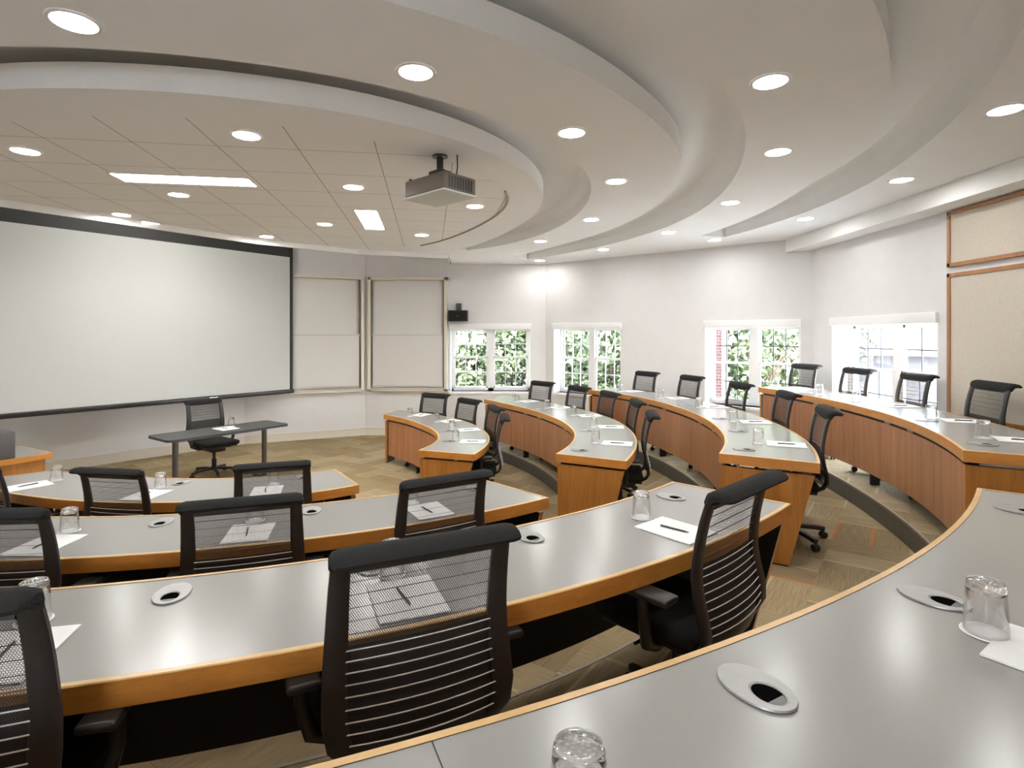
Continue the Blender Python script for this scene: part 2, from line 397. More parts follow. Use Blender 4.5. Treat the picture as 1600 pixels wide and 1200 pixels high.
# order of the windows seen from left to right, then the added unseen one behind
WINL = [WINL[3], WINL[2], WINL[1], WINL[0]]+WINL[4:]
def window(idx, P, d, n, op, muntin):
    u0, u1, a, b = op; W = u1-u0; H = b-a
    ang = math.atan2(d.y, d.x)
    root = empty('window_%d' % idx, (*(P+d*(u0+W/2)), a), ang); tag(root, kind='structure')
    # local: X along wall, -Y outward (outward normal is right of d), Z up
    dep = .24
    mb = MB(); fw = .05
    def bar(x0, x1, z0, z1, y0=-dep-.05, y1=-dep+.02, mi=0): mb.box((x0, y0, z0), (x1, y1, z1), mi)
    bar(-W/2, -W/2+fw, 0, H); bar(W/2-fw, W/2, 0, H); bar(-W/2, W/2, 0, fw); bar(-W/2, W/2, H-.10, H); bar(-.055, .055, 0, H)
    mb.build('window_frame', TRIMW, root)
    for s in (-1, 1):
        x0, x1 = (-W/2+fw, -.055) if s < 0 else (.055, W/2-fw)
        zm = H*.50; iw = x1-x0
        for lo, hi, yy in ((fw, zm+.02, -dep-.01), (zm-.02, H-.10, -dep-.035)):
            mb = MB(); sw = .032
            for (xa, xb, za, zb) in ((x0, x0+sw, lo, hi), (x1-sw, x1, lo, hi), (x0, x1, lo, lo+sw), (x0, x1, hi-sw, hi)):
                mb.box((xa, yy-.012, za), (xb, yy+.012, zb))
            sash = mb.build('sash', TRIMW, root)
            mb = MB(); mw = .016 if muntin is MUNTW else .012
            gx0, gx1, gz0, gz1 = x0+sw, x1-sw, lo+sw, hi-sw
            for k in (1, 2): x = gx0+(gx1-gx0)*k/3; mb.box((x-mw/2, yy-.006, gz0), (x+mw/2, yy+.006, gz1))
            z = (gz0+gz1)/2; mb.box((gx0, yy-.006, z-mw/2), (gx1, yy+.006, z+mw/2))
            mb.build('muntin', muntin, sash)
            mb = MB(); mb.box((gx0-.004, yy-.002, gz0-.004), (gx1+.004, yy+.002, gz1+.004)); mb.build('pane', PANE, sash)
    # reveal lining and sill
    mb = MB()
    mb.box((-W/2-.03, -.30, -.045), (W/2+.03, .035, -.0)); mb.build('window_sill', TRIMW, root)
    mb = MB(); mb.box((-W/2, -dep+.02, .0), (-W/2+.012, .0, H)); mb.box((W/2-.012, -dep+.02, 0), (W/2, 0, H)); mb.build('reveal_lining', TRIMW, root)
    mb = MB(); mb.rbox((-W/2-.012, -.06, H-.098), (W/2+.012, .04, H+.012), .008); mb.build('shade_cassette', TRIMW, root)
for i, w in enumerate(WINL): window(i+1, *w, MUNTW if i < 2 else MUNTD)

# baseboards on the stage walls
for nme, i in (('baseboard_screen', 4), ('baseboard_board', 3), ('baseboard_rear', 2)):
    p, q = Vector(R[i]), Vector(R[i+1]); d = (q-p).normalized(); n = Vector((-d.y, d.x))
    mb = MB(); M = Matrix.Translation((p.x, p.y, 0)) @ Matrix(((d.x, n.x, 0, 0), (d.y, n.y, 0, 0), (0, 0, 1, 0), (0, 0, 0, 1)))
    mb.box((.0, 0, 0), ((q-p).length, .014, .13), 0, M); mb.box((0, 0, .13), ((q-p).length, .022, .15), 0, M)
    struct(mb, nme, CREAM)

# ------------------------------------------------------------------ stepped floor
NOSE_R = {2: Spl([(-140,3.22),(-89,3.18),(-68,3.20),(-46,3.28),(-28,3.22),(-10,3.16),(12,3.07),(28,3.10),(40,3.18),(50,3.32),(58,3.55)]),
          3: Spl([(-140,4.60),(-78,4.58),(-58,4.62),(-42,4.66),(-30,4.62),(-14,4.56),(3,4.48),(18,4.46),(33,4.42),(40,4.46)]),
          4: Spl([(-140,5.86),(-68,5.86),(-40,5.97),(-26,5.93),(-14,5.84),(-5,5.82),(8,5.82),(14,5.85)])}
NOSE_END = {2: 57, 3: 41, 4: 15}
REG = {}
for k, sp in NOSE_R.items():
    arc = [pol(sp(t), t) for t in np.linspace(NOSE_END[k], -140, 110)]
    e = NOSE_END[k]
    REG[k] = (arc, arc+[pol(13, -140)]+[pol(13, t) for t in np.linspace(-130, e, 12)])
V, F = cdt([ROOM]+[REG[k][1] for k in REG])
def level(c): return 1+sum(inside(c, REG[k][1]) for k in REG)
mb = MB(); plan_mesh(mb, V, F, 0, lambda c: inside(c, ROOM) and level(c) == 1); struct(mb, 'floor', CARPET)
for k in (2, 3, 4):
    mb = MB(); plan_mesh(mb, V, F, tier(k), lambda c: inside(c, ROOM) and level(c) == k, 0)
    pl = REG[k][0]; pl = [pol(9.5 if k < 4 else 7.6, NOSE_END[k])]+pl+[pol(6.0 if k < 4 else 6.4, -140)]
    pl = [p for p in pl if inside(p, ROOM) or p is pl[0]]
    za, zb = tier(k)-STEP, tier(k)
    mb.add([(p[0], p[1], z) for p in pl for z in (za, zb)], [(2*i, 2*i+1, 2*i+3, 2*i+2) for i in range(len(pl)-1)], 1)
    struct(mb, 'floor_tier_%d' % k, [CARPET, RISER])
    arc = [p for p in REG[k][0] if inside(p, ROOM)]
    mb = MB(); a = [Vector((p[0]-CX, p[1]-CY)) for p in arc]
    for sgn in (0,):
        vs = []
        for p in a:
            u = p.normalized()
            for dr, z in ((-.004, zb-.016), (-.004, zb+.003), (.014, zb+.003), (.014, zb-.001)):
                vs.append((CX+p.x+u.x*dr, CY+p.y+u.y*dr, z))
        mb.add(vs, [(4*i+j, 4*i+j+1, 4*i+j+5, 4*i+j+4) for i in range(len(a)-1) for j in range(3)])
    struct(mb, 'trim_%d' % k, NOSE)

# ------------------------------------------------------------------ ceiling with curved coves and screen slot
G = [(Spl([(-150,3.2),(-97,3.21),(-72,3.2),(-60,3.2),(-52,3.18),(-40,3.12),(-30,3.04),(-16,2.92),(5,2.74),(20,2.68),(33,2.74),(46,2.9),(57,3.1)]),
      Spl([(-150,3.66),(-90,3.66),(-71,3.68),(-57,3.68),(-49,3.65),(-40,3.6),(-28,3.52),(-20,3.44),(-9,3.33),(3,3.24),(24,3.19),(40,3.22),(57,3.27)]), 57.5),
     (Spl([(-150,4.5),(-64,4.48),(-55,4.46),(-41,4.39),(-30,4.33),(-20,4.22),(-7,4.09),(5,3.98),(22,3.9),(36,3.95),(53,4.24)]),
      Spl([(-150,4.97),(-54,4.95),(-45,4.91),(-36,4.86),(-30,4.8),(-22,4.72),(-10,4.64),(5,4.57),(21,4.53),(41,4.60),(54,4.74)]), 54),
     (Spl([(-150,5.7),(-45,5.68),(-38,5.65),(-31,5.6),(-24,5.54),(-20,5.48),(-13,5.39),(-3,5.34),(14,5.32)]),
      Spl([(-150,6.2),(-41,6.18),(-36,6.13),(-31,6.07),(-25,6.0),(-17,5.94),(-7,5.87),(6,5.77),(16,5.72)]), 15.5)]
GP = []
for a, b, e in G:
    ts = np.linspace(-134, e, 90)
    GP.append(([pol(a(t), t) for t in ts], [pol(b(t), t) for t in ts]))
gpoly = [gi+go[::-1] for gi, go in GP]
SLOT = [(-7.45,2.38), (-5.23,5.69), (-3.68,8.01), (-2.49,9.02), (-1.09,9.52), (-1.22,11.5), (-5,12.5), (-9.5,8), (-9.5,2.38)]
TSP = Spl([(-140,2.84),(-106,2.82),(-70,2.81),(-57,2.80),(-40,2.74),(-21,2.61),(-3,2.38),(10,2.24),(22,2.18),(45,2.26),(65,2.5)])
TPOLY = [pol(TSP(t), t) for t in np.linspace(-140, 64, 80)]+[(-2.6,9.2), (-3.9,8.2), (-5.35,5.9)]
V, F = cdt([ROOM, SLOT, TPOLY]+gpoly)
mb = MB()
def in_tile(c): return inside(c, TPOLY)
okc = lambda c: inside(c, ROOM) and not inside(c, SLOT) and not any(inside(c, g) for g in gpoly)
plan_mesh(mb, V, F, ZC, lambda c: okc(c) and not in_tile(c), 0, False)
plan_mesh(mb, V, F, ZC, lambda c: okc(c) and in_tile(c), 1, False)
# cove channels: vertical sides rounded into a flat top
GH = .24; RAD = .12; LIPH = .15
for gi, go in GP:
    m = len(gi); vs = []
    for i in range(m):
        a, b = Vector(gi[i]), Vector(go[i]); u = (b-a).normalized(); w = (b-a).length; rr = min(RAD, w*.5); un = min(.22, w*.6)
        prof = [(0, 0), (0, LIPH), (-un, LIPH), (-un, GH)]
        prof += [(w-rr*(1-math.cos(x)), GH-rr+rr*math.sin(x)) for x in np.linspace(PI/2, 0, 6)]+[(w, 0)]
        vs += [(a.x+u.x*x, a.y+u.y*x, ZC+z) for x, z in prof]
    n = 11
    for k0, k1, smo in ((0, 1, False), (1, 2, False), (2, 3, False), (3, 4, False), (4, 9, True), (9, 10, True)):
        mb.add(vs, [(i*n+j, i*n+j+1, (i+1)*n+j+1, (i+1)*n+j) for i in range(m-1) for j in range(k0, k1)], 0, smo)
    for e in (0, m-1): mb.add(vs[e*n:(e+1)*n], [tuple(range(n))], 0)
ceiling = struct(mb, 'ceiling', [CEIL, TILE])
# slab over the slot, lip along the slot edge
V, F = cdt([ROOM]); mb = MB(); plan_mesh(mb, V, F, WH-.02, lambda c: inside(c, ROOM), 0, False); struct(mb, 'ceiling_slab', CEIL)
mb = MB()
lip = SLOT[:5]+[(-1.2, 10.80)]
for i in range(len(lip)-1):
    p, q = Vector(lip[i]), Vector(lip[i+1]); d = (q-p).normalized(); n = Vector((-d.y, d.x)); ln = (q-p).length
    M = Matrix.Translation((p.x, p.y, 0)) @ Matrix(((d.x, n.x, 0, 0), (d.y, n.y, 0, 0), (0, 0, 1, 0), (0, 0, 0, 1)))
    mb.box((0, 0, ZC-(.075 if i < 4 else .0)), (ln, .03, WH-.03), 0, M)
struct(mb, 'trim_slot', CEIL)
# soffit along the right wall
mb = MB(); mb.box((3.99, -2.19, 3.15), (4.279, 8.12, ZC-.001)); struct(mb, 'ceiling_soffit', CEIL)
# curved metal trim where the tiles end
mb = MB(); mb.tube([(*pol(TSP(t)+.004, t), ZC-.004) for t in np.linspace(-22, 64, 60)], .012, 6)
struct(mb, 'trim_tile', plain('bronze_trim', (.36, .31, .22), .4, metal=.3))

# ------------------------------------------------------------------ downlights and troffers
DL = MB(); 
def make_downlight():
    root = empty('downlight')
    mb = MB(); mb.lathe([(.086, -.0005), (.088, -.007), (.103, -.006), (.107, -.0005)], 40); mb.build('trim_ring', TRIMW, root)
    mb = MB(); mb.disc((0, 0, -.003), .0875, 40, 0, -1); mb.build('lens', LAMP, root)
    return root
LIGHTS = [
 ('second', [(-1.95,2.48,'nearest, top left of the view'), (-.51,2.95,'second from the left'), (.41,3.83,'third along the curve'), (.94,5.03,'fourth along the curve'), (.95,6.69,'fifth along the curve'), (.42,8.21,'sixth and farthest')]),
 ('third', [(1.42,3.06,'nearest and largest'), (2.02,4.23,'second along the curve'), (2.29,5.84,'third along the curve'), (2.11,7.52,'fourth along the curve'), (1.47,9.0,'fifth along the curve'), (.52,10.32,'farthest, close to the rear wall'), (-.55,1.64,'unseen fill added over third left desk')]),  # last one is out of view, added to brighten the near desks
 ('outer', [(3.05,3.44,'nearest, at the right edge'), (3.49,4.99,'second along the curve'), (3.50,6.64,'third along the curve'), (2.03,1.97,'unseen fill added over foreground aisle'), (.55,.80,'unseen fill added over foreground desk'), (2.95,8.1,'farthest, near the rear wall')]),  # the foreground pair is unseen, added as fill for desk and chairs
 ('tiled', [(-1.85,3.88,'nearest, in front of the long troffer'), (-3.68,4.21,'at the left edge'), (-1.49,5.23,'left of the projector'), (-3.30,5.51,'just behind the long troffer'), (-.40,6.0,'right of the projector'), (-4.50,6.42,'nearest the screen, far left'), (-2.34,6.96,'left of the short troffer end'), (-1.25,7.71,'beside the curved tile trim'), (-3.45,7.83,'above the middle of the screen')])]
proto = None
for ring, lst in LIGHTS:
    for x, y, w in lst:
        if proto is None: proto = make_downlight(); o = proto
        else: o = copy_tree(proto)
        o.location = (x, y, ZC)
        where = 'in the tiled ceiling' if ring == 'tiled' else 'in the %s curved ceiling ring' % ring
        tag(o, 'round recessed downlight %s, %s' % (where, w), 'ceiling light', 'downlights %s' % where)
def troffer(c, ang, ln, w, label):
    root = empty('troffer_light', (c[0], c[1], ZC), ang)
    mb = MB()
    for a in ((-ln/2, -w/2, ln/2, -w/2+.02), (-ln/2, w/2-.02, ln/2, w/2), (-ln/2, -w/2, -ln/2+.02, w/2), (ln/2-.02, -w/2, ln/2, w/2)):
        mb.box((a[0], a[1], -.006), (a[2], a[3], -.0005))
    mb.build('troffer_frame', TRIMW, root)
    mb = MB(); mb.box((-ln/2+.02, -w/2+.02, -.004), (ln/2-.02, w/2-.02, -.001)); mb.build('diffuser', TUBE, root)
    tag(root, label, 'ceiling light', 'rectangular troffers in the tiled ceiling')
troffer((-2.92,4.99), .148, 1.16, .30, 'long rectangular troffer nearest the camera in tiled ceiling')
troffer((-4.28,7.32), math.radians(59.5), 1.20, .23, 'rectangular troffer running along the top of the screen')
troffer((-1.71,6.74), PI/2+.148, 1.15, .28, 'rectangular troffer end-on between projector and whiteboards')

# ------------------------------------------------------------------ wall fabric panels
def fabric_panel(y0, y1, z0, z1, label):
    root = empty('fabric_panel', (4.279, (y0+y1)/2, z0)); h = z1-z0; w = (y1-y0)/2
    mb = MB(); mb.box((-.028, -w+.03, .03), (-.004, w-.03, h-.03)); mb.build('fabric', FABRIC, root)
    mb = MB()
    for a in ((-w, 0, -w+.035, h), (w-.035, 0, w, h), (-w, 0, w, .035), (-w, h-.035, w, h)):
        mb.box((-.04, a[0], a[1]), (-.001, a[2], a[3]))
    mb.build('wood_frame', OAK, root)
    tag(root, label, 'wall panel', 'fabric panels on the right wall')
fabric_panel(2.6, 5.43, 2.60, 3.135, 'low upper fabric panel with thin wood frame under the soffit')
fabric_panel(2.6, 5.43, 1.15, 2.535, 'tall beige fabric panel with thin wood frame behind rear right desk')

# ------------------------------------------------------------------ projection screen and whiteboards
def frame_matrix(p, q):
    p, q = Vector(p), Vector(q); d = (q-p).normalized(); return math.atan2(d.y, d.x), (q-p).length
a, ln = frame_matrix((-6.86,6.14), (-3.98,10.10))
root = empty('projection_screen', (-6.86, 6.14, .92), a)     # local X along, Y to wall, Z up
H = 3.50-.92
mb = MB(); mb.box((.06, -.004, .05), (ln-.06, .004, H-.15)); mb.build('screen_cloth', SCREEN, root)
mb = MB(); mb.box((0, -.006, .03), (.06, .006, H)); mb.box((ln-.06, -.006, .03), (ln, .006, H)); mb.box((0, -.006, H-.15), (ln, .006, 3.80-.92)); mb.build('black_border', BLACK, root)
mb = MB(); mb.rbox((-.02, -.025, -.02), (ln+.02, .025, .045), .012); mb.build('weight_bar', BLKMET, root)
mb = MB(); mb.box((3.42, -.028, .0), (3.55, -.0252, .03)); mb.build('badge', PAPER, root)
mb = MB(); mb.rbox((-.05, -.09, 3.80-.92), (ln+.05, .09, WH-.03-.92), .02); mb.build('screen_case', BLACK, root)
tag(root, 'large white projection screen with black border hung by left wall', 'projection screen')
def whiteboard(p, q, z0, z1, label):
    a, ln = frame_matrix(p, q); H = z1-z0
    root = empty('sliding_whiteboard', (p[0], p[1], z0), a)   # local Y to the wall (positive = outward)
    yb = -.004
    mb = MB(); fw = .055
    for r in ((0, 0, fw, H), (ln-fw, 0, ln, H), (0, H-.05, ln, H), (0, 0, ln, .035)):
        mb.box((r[0], -.14, r[1]), (r[2], yb, r[3]))
    mb.box((fw, -.03, .03), (ln-fw, yb, H-.05)); mb.build('board_frame', CREAM, root)
    hm = H*.487
    mb = MB(); mb.box((fw+.02, -.055, hm-.03), (ln-fw-.05, -.035, H-.06)); up = mb.build('upper_panel', BOARD, root)
    mb = MB(); mb.box((fw+.02, -.062, hm-.035), (ln-fw-.05, -.03, hm)); mb.build('panel_rail', ALU, up)
    mb = MB(); mb.box((fw+.03, -.10, .10), (ln-fw-.03, -.08, hm+.02)); lp = mb.build('lower_panel', BOARD, root)
    mb = MB(); mb.box((fw+.02, -.11, hm-.005), (ln-fw-.02, -.075, hm+.03)); mb.box((fw+.02, -.11, .08), (ln-fw-.02, -.075, .115)); mb.build('panel_rail', ALU, lp)
    mb = MB(); mb.box((fw, -.155, .035), (ln-fw, -.03, .05)); mb.box((fw, -.155, .05), (ln-fw, -.147, .07)); mb.build('pen_tray', ALU, root)
    for s in (0, 1):
        mb = MB(); x = fw+.004 if s == 0 else ln-fw-.024; mb.box((x, -.12, .04), (x+.018, -.03, H-.06)); mb.build('side_rail', GREYM, root)
    tag(root, label, 'whiteboard', 'sliding whiteboards beside the screen')
whiteboard((-2.77,10.826), (-1.25,10.826), .87, 3.06, 'two-panel sliding whiteboard between first window and corner')
B0, B1 = Vector(R[4]), Vector(R[3]); bd = (B1-B0).normalized(); bn = Vector((-bd.y, bd.x))
pB = lambda u: tuple(B0+bd*u-bn*(-.0)-Vector((bd.y, -bd.x))*(-.004)*0)
def onB(u): p = B0+bd*u+Vector((bd.y, -bd.x))*.004; return (p.x, p.y)
LB = (B1-B0).length
whiteboard(onB(LB-1.57), onB(LB-.05), .87, 3.06, 'two-panel sliding whiteboard partly hidden by the projection screen')

# wall loudspeaker
root = empty('wall_speaker', (-1.03, 10.828, 2.21))
mb = MB(); mb.rbox((-.185, -.26, 0), (.185, -.06, .21), .012); mb.build('cabinet', BLKPL, root)
mb = MB(); mb.box((-.17, -.264, .015), (.17, -.261, .195)); g = mb.build('grille', BLKFAB, root)
mb = MB(); mb.box((-.012, -.267, .10), (.012, -.265, .108)); mb.build('badge', SILVER, g)
mb = MB(); mb.box((-.045, -.03, .10), (.045, 0, .35)); mb.rbox((-.03, -.16, .205), (.03, -.02, .24), .006); mb.rbox((-.04, -.18, .22), (.04, -.10, .345), .008); mb.build('wall_bracket', BLKMET, root)
tag(root, 'small black loudspeaker on a bracket above the first window', 'loudspeaker')

# ------------------------------------------------------------------ projector
root = empty('ceiling_projector', (-.56, 4.33, ZC), math.radians(-42))
mb = MB(); mb.rbox((-.235, -.165, -.325), (.235, .165, -.19), .018); body = mb.build('projector_body', plain('taupe_plastic', (.13, .105, .08), .45), root)
mb = MB(); mb.rbox((-.24, -.17, -.335), (.24, .17, -.318), .007); mb.build('base_plate', plain('pale_plastic', (.62, .64, .60), .4), root)
mb = MB(); mb.lathe([(.0, 0), (.045, 0), (.05, .006), (.05, .03), (.0, .03)], 24); lens = mb.build('lens', BLKPL, root); lens.location = (-.1, .163, -.255); lens.rotation_euler = (-PI/2, 0, 0)
mb = MB()
for i in range(9): mb.box((.236, -.12+.028*i, -.305), (.2385, -.105+.028*i, -.215))
mb.build('side_vent', BLKPL, root)
mb = MB(); mb.rbox((-.10, -.09, -.19), (.12, .09, -.165), .006); mb.rbox((-.07, -.06, -.165), (.07, .06, -.12), .01); mb.build('mount_plate', BLKMET, root)
mb = MB(); mb.tube([(0, 0, -.13), (0, 0, -.012)], .026, 16); mb.tube([(0, 0, -.012), (0, 0, -.001)], .06, 20); mb.build('mount_pole', BLKMET, root)
mb = MB(); mb.tube([(.13, .05, -.19), (.135, .06, -.1), (.12, .07, -.001)], .005, 6); mb.build('cable', BLKPL, root)
for x, y in ((-.2, .13), (-.2, -.13), (.19, -.13)):
    mb = MB(); mb.tube([(x, y, -.19), (x, y, -.172)], .012, 10); mb.build('foot', BLKPL, root)
tag(root, 'ceiling-mounted projector on a short black pole', 'projector')

# ------------------------------------------------------------------ curved desks
DESK = {
 'L1': dict(row=1, a=-138, b=-56, i=[(-140,2.14),(-131,1.97),(-118,1.81),(-101,1.71),(-83,1.68),(-64,1.66),(-54,1.63)], o=[(-140,2.82),(-128,2.58),(-117,2.47),(-103,2.41),(-88,2.37),(-65,2.33),(-54,2.27)]),
 'L2': dict(row=2, a=-120, b=-46, i=[(-122,3.34),(-105,3.22),(-89,3.20),(-68,3.22),(-57,3.26),(-46,3.33),(-44,3.34)], o=[(-122,3.98),(-105,3.86),(-89,3.83),(-75,3.83),(-60,3.87),(-53,3.90),(-44,3.945)]),
 'L3': dict(row=3, a=-104, b=-42, i=[(-106,4.62),(-88,4.57),(-74,4.57),(-57,4.60),(-48,4.62),(-40,4.625)], o=[(-106,5.24),(-88,5.19),(-74,5.20),(-58,5.23),(-50,5.25),(-40,5.275)]),
 'L4': dict(row=4, a=-92, b=-40, i=[(-94,5.86),(-80,5.87),(-68,5.885),(-60,5.905),(-52,5.94),(-44,5.975),(-38,5.995)], o=[(-94,6.50),(-68,6.52),(-52,6.57),(-38,6.63)]),
 'R1': dict(row=1, a=-19.5, b=75.5, i=[(-21,1.61),(0,1.635),(20,1.65),(33,1.68),(44,1.735),(56,1.86),(67,2.02),(77,2.22)], o=[(-21,2.245),(0,2.245),(20,2.26),(35,2.32),(50,2.42),(65,2.55),(77,2.66)]),
 'R2': dict(row=2, a=-27.8, b=52.5, i=[(-29,3.255),(-18,3.23),(-7,3.18),(6,3.11),(18,3.07),(28,3.08),(40,3.15),(54,3.39)], o=[(-29,3.885),(-16,3.84),(-3,3.80),(12,3.765),(25,3.74),(40,3.80),(54,4.0)]),
 'R3': dict(row=3, a=-30, b=34, i=[(-31,4.62),(-22,4.60),(-14,4.56),(-2,4.51),(8,4.49),(22,4.50),(36,4.46)], o=[(-31,5.265),(-22,5.235),(-12,5.17),(0,5.12),(12,5.10),(36,5.06)]),
 'R4': dict(row=4, a=-30.3, b=10.5, i=[(-31,6.01),(-20,5.99),(-11,5.945),(0,5.89),(12,5.88)], o=[(-31,6.63),(-20,6.59),(-8,6.51),(12,6.44)]),
}
DNAME = {'L1': 'front left', 'L2': 'second left', 'L3': 'third left', 'L4': 'foreground', 'R1': 'front right', 'R2': 'second right', 'R3': 'third right', 'R4': 'rear right'}
DLAB = {'L1': 'curved grey-topped desk with cherry edge, front row of the left block', 'L2': 'curved grey-topped desk with cherry edge, second row of the left block',
        'L3': 'curved grey-topped desk with cherry edge, third row of the left block', 'L4': 'large grey desktop with maple lip filling the foreground corner',
        'R1': 'short tightly curved desk with cherry end panel, front row on the right', 'R2': 'curved desk with veneered front, second row on the right',
        'R3': 'curved desk with veneered front, third row on the right', 'R4': 'curved desk with veneered front, rear row by right wall'}
TH = .07
def cable_port(parent, th, r, z):
    x, y = pol(r, th); mb = MB(); A = math.radians(th)
    la, lb = .080, .056     # long axis radial
    M = Matrix.Translation((x, y, z)) @ Matrix.Rotation(A, 4, 'Z')
    n = 40
    def ell(c, a, b, zz): return [M @ Vector((c+a*math.cos(2*PI*k/n), b*math.sin(2*PI*k/n), zz)) for k in range(n)]
    ho = .028; ha, hb = .034, .026
    rings = [ell(0, la, lb, .0005), ell(0, la*.985, lb*.98, .0045), ell(ho, ha*1.15, hb*1.15, .0048), ell(ho, ha, hb, .003)]
    vs = [p for rg in rings for p in rg]
    mb.add(vs, [(i*n+k, i*n+(k+1) % n, (i+1)*n+(k+1) % n, (i+1)*n+k) for i in range(3) for k in range(n)], 0)
    o = mb.build('cable_port', SILVER, parent)
    mb = MB(); mb.add(ell(ho, ha, hb, .0014), [tuple(range(n))]); mb.build('port_opening', VOID, o)
    mb = MB(); q = [M @ Vector((ho+ha*math.cos(t), hb*math.sin(t), .0022)) for t in np.linspace(-1.15, 1.15, 14)]
    mb.add(q, [tuple(range(14))]); mb.build('brush_flap', GREYM, o)
    return o
PORTS = {'L1': [-95.5, -66], 'L2': [-80, -66.8, -49.3], 'L3': [-73, -65.3, -57.2, -45.6], 'L4': [-60.6, -53.8, -43], 'R1': [20.8, -1.2], 'R2': [26, -6.1, -23.9], 'R3': [6, -7.6, -16.9, -27.2], 'R4': [3, -17.8, -27.6]}
def desk(key):
    D = DESK[key]; k = D['row']; zt = tier(k); zd = deskz(k); si, so = Spl(D['i']), Spl(D['o']); a, b = D['a'], D['b']
    rm = (si((a+b)/2)+so((a+b)/2))/2; n = max(24, int((b-a)/1.3))
    ox, oy = pol(rm, (a+b)/2)
    root = empty('curved_desk', (ox, oy, zt)); sh = lambda p, z: (p[0]-ox, p[1]-oy, z-zt)
    tag(root, DLAB[key], 'desk', 'curved lecture desks')
    ts = np.linspace(a, b, n)
    lipw = .020
    def loop(ins):
        q = []
        for t in np.linspace(a, b, n): da = math.degrees(ins/si(t)); tt = min(max(t, a+da), b-da); q.append(pol(si(tt)+ins, tt))
        for t in np.linspace(b, a, n): da = math.degrees(ins/so(t)); tt = min(max(t, a+da), b-da); q.append(pol(so(tt)-ins, tt))
        return q
    # clamp duplicates keep both loops the same length
    O = loop(0); C0 = loop(.003); I = loop(lipw); m = len(O)
    mb = MB()
    rings = [(C0, zd), (I, zd)]
    def ringfaces(A, za, B, zb, mi):
        vs = [sh(p, za) for p in A]+[sh(p, zb) for p in B]
        mb.add(vs, [(j, (j+1) % m, m+(j+1) % m, m+j) for j in range(m)], mi)
    ringfaces(C0, zd, I, zd, 1)
    ringfaces(O, zd-.003, C0, zd, 1)
    ringfaces(O, zd-TH, O, zd-.003, 0)
    ringfaces(I, zd-TH, O, zd-TH, 0)
    mb.build('edge_band', [CHERRYH, MAPLE], root)
    mb = MB(); half = m//2
    vs = [sh(p, zd-.0015) for p in I]
    mb.add(vs, [(j, m-1-j, m-2-j, j+1) for j in range(half-1)], 0)
    vs = [sh(p, zd-TH+.004) for p in I]
    mb.add(vs, [(j+1, m-2-j, m-1-j, j) for j in range(half-1)], 1)
    mb.build('worktop', [LAM, BLACK], root)
    # modesty panel: veneered front, black back
    zb = zt+.13; ztop = zd-TH-.026
    mb = MB(); ia = math.degrees(.075/si(a)); tt = np.linspace(a+ia, b-ia, n)
    def strip(fr, z0, z1, mi, flip):
        vs = [sh(pol(fr(t), t), z) for t in tt for z in (z0, z1)]
        mb.add(vs, [((2*j, 2*j+1, 2*j+3, 2*j+2) if not flip else (2*j+2, 2*j+3, 2*j+1, 2*j)) for j in range(n-1)], mi)
    f0 = lambda t: si(t)+.016; f1 = lambda t: si(t)+.042
    strip(f0, zb, ztop, 0, False); strip(f1, zb, ztop, 1, True)
    for z, fl in ((zb, True), (ztop, False)):
        vs = [sh(pol(fr(t), t), z) for t in tt for fr in (f0, f1)]
        mb.add(vs, [((2*j, 2*j+1, 2*j+3, 2*j+2) if fl else (2*j+2, 2*j+3, 2*j+1, 2*j)) for j in range(n-1)], 0 if fl else 1)
    mb.build('modesty_panel', [CHERRY_COOL, BLACK], root)
    # dark reveal rail between panel and top
    mb = MB(); g0 = lambda t: si(t)+.028; g1 = lambda t: si(t)+.09
    strip(g0, ztop-.01, zd-TH+.003, 0, False); strip(g1, ztop-.08, zd-TH+.003, 0, True); mb.build('reveal_rail', BLACK, root)
    # end panels
    for e, s in ((a, 1), (b, -1)):
        r0, r1 = si(e)+.012, so(e)-.015; mb = MB()
        A = math.radians(e); rad = Vector((math.cos(A), math.sin(A))); tn = Vector((-math.sin(A), math.cos(A)))*s
        base = Vector((CX, CY))
        prof = [(r0, zt+.012), (r1-.17, zt+.012), (r1-.015, ztop+.004), (r0, ztop+.004)]
        vs = []
        for off in (.018, .055):
            for r, z in prof: p = base+rad*r+tn*off; vs.append(sh((p.x, p.y), z))
        fs = [(0, 1, 2, 3), (7, 6, 5, 4), (0, 4, 5, 1), (1, 5, 6, 2), (2, 6, 7, 3), (3, 7, 4, 0)]
        mb.add(vs, fs[:1]+fs[2:], 0); mb.add(vs, fs[1:2], 1)
        ep = mb.build('end_panel', [CHERRY, BLACK], root)
        mb = MB(); vs = []
        for off in (.022, .051):
            for r, z in ((r0+.006, zt), (r1-.178, zt), (r1-.178, zt+.014), (r0+.006, zt+.014)): p = base+rad*r+tn*off; vs.append(sh((p.x, p.y), z))
        mb.add(vs, fs); mb.build('plinth', BLACK, ep)
    # inner support legs
    nl = max(1, int((b-a)/26))
    for q in range(1, nl+1):
        t = a+(b-a)*q/(nl+1); A = math.radians(t); mb = MB()
        M = Matrix.Translation((*pol(0, 0), 0)) 
        p0, p1 = pol(si(t)+.07, t), pol(si(t)+.15, t); rad = Vector((math.cos(A), math.sin(A))); tn = Vector((-math.sin(A), math.cos(A)))
        poly = [Vector(p0)-tn*.012, Vector(p1)-tn*.012, Vector(p1)+tn*.012, Vector(p0)+tn*.012]
        mb.prism([(v.x-ox, v.y-oy) for v in poly], 0.0, zd-TH-zt-.001)
        mb.build('support_panel', BLACK, root)
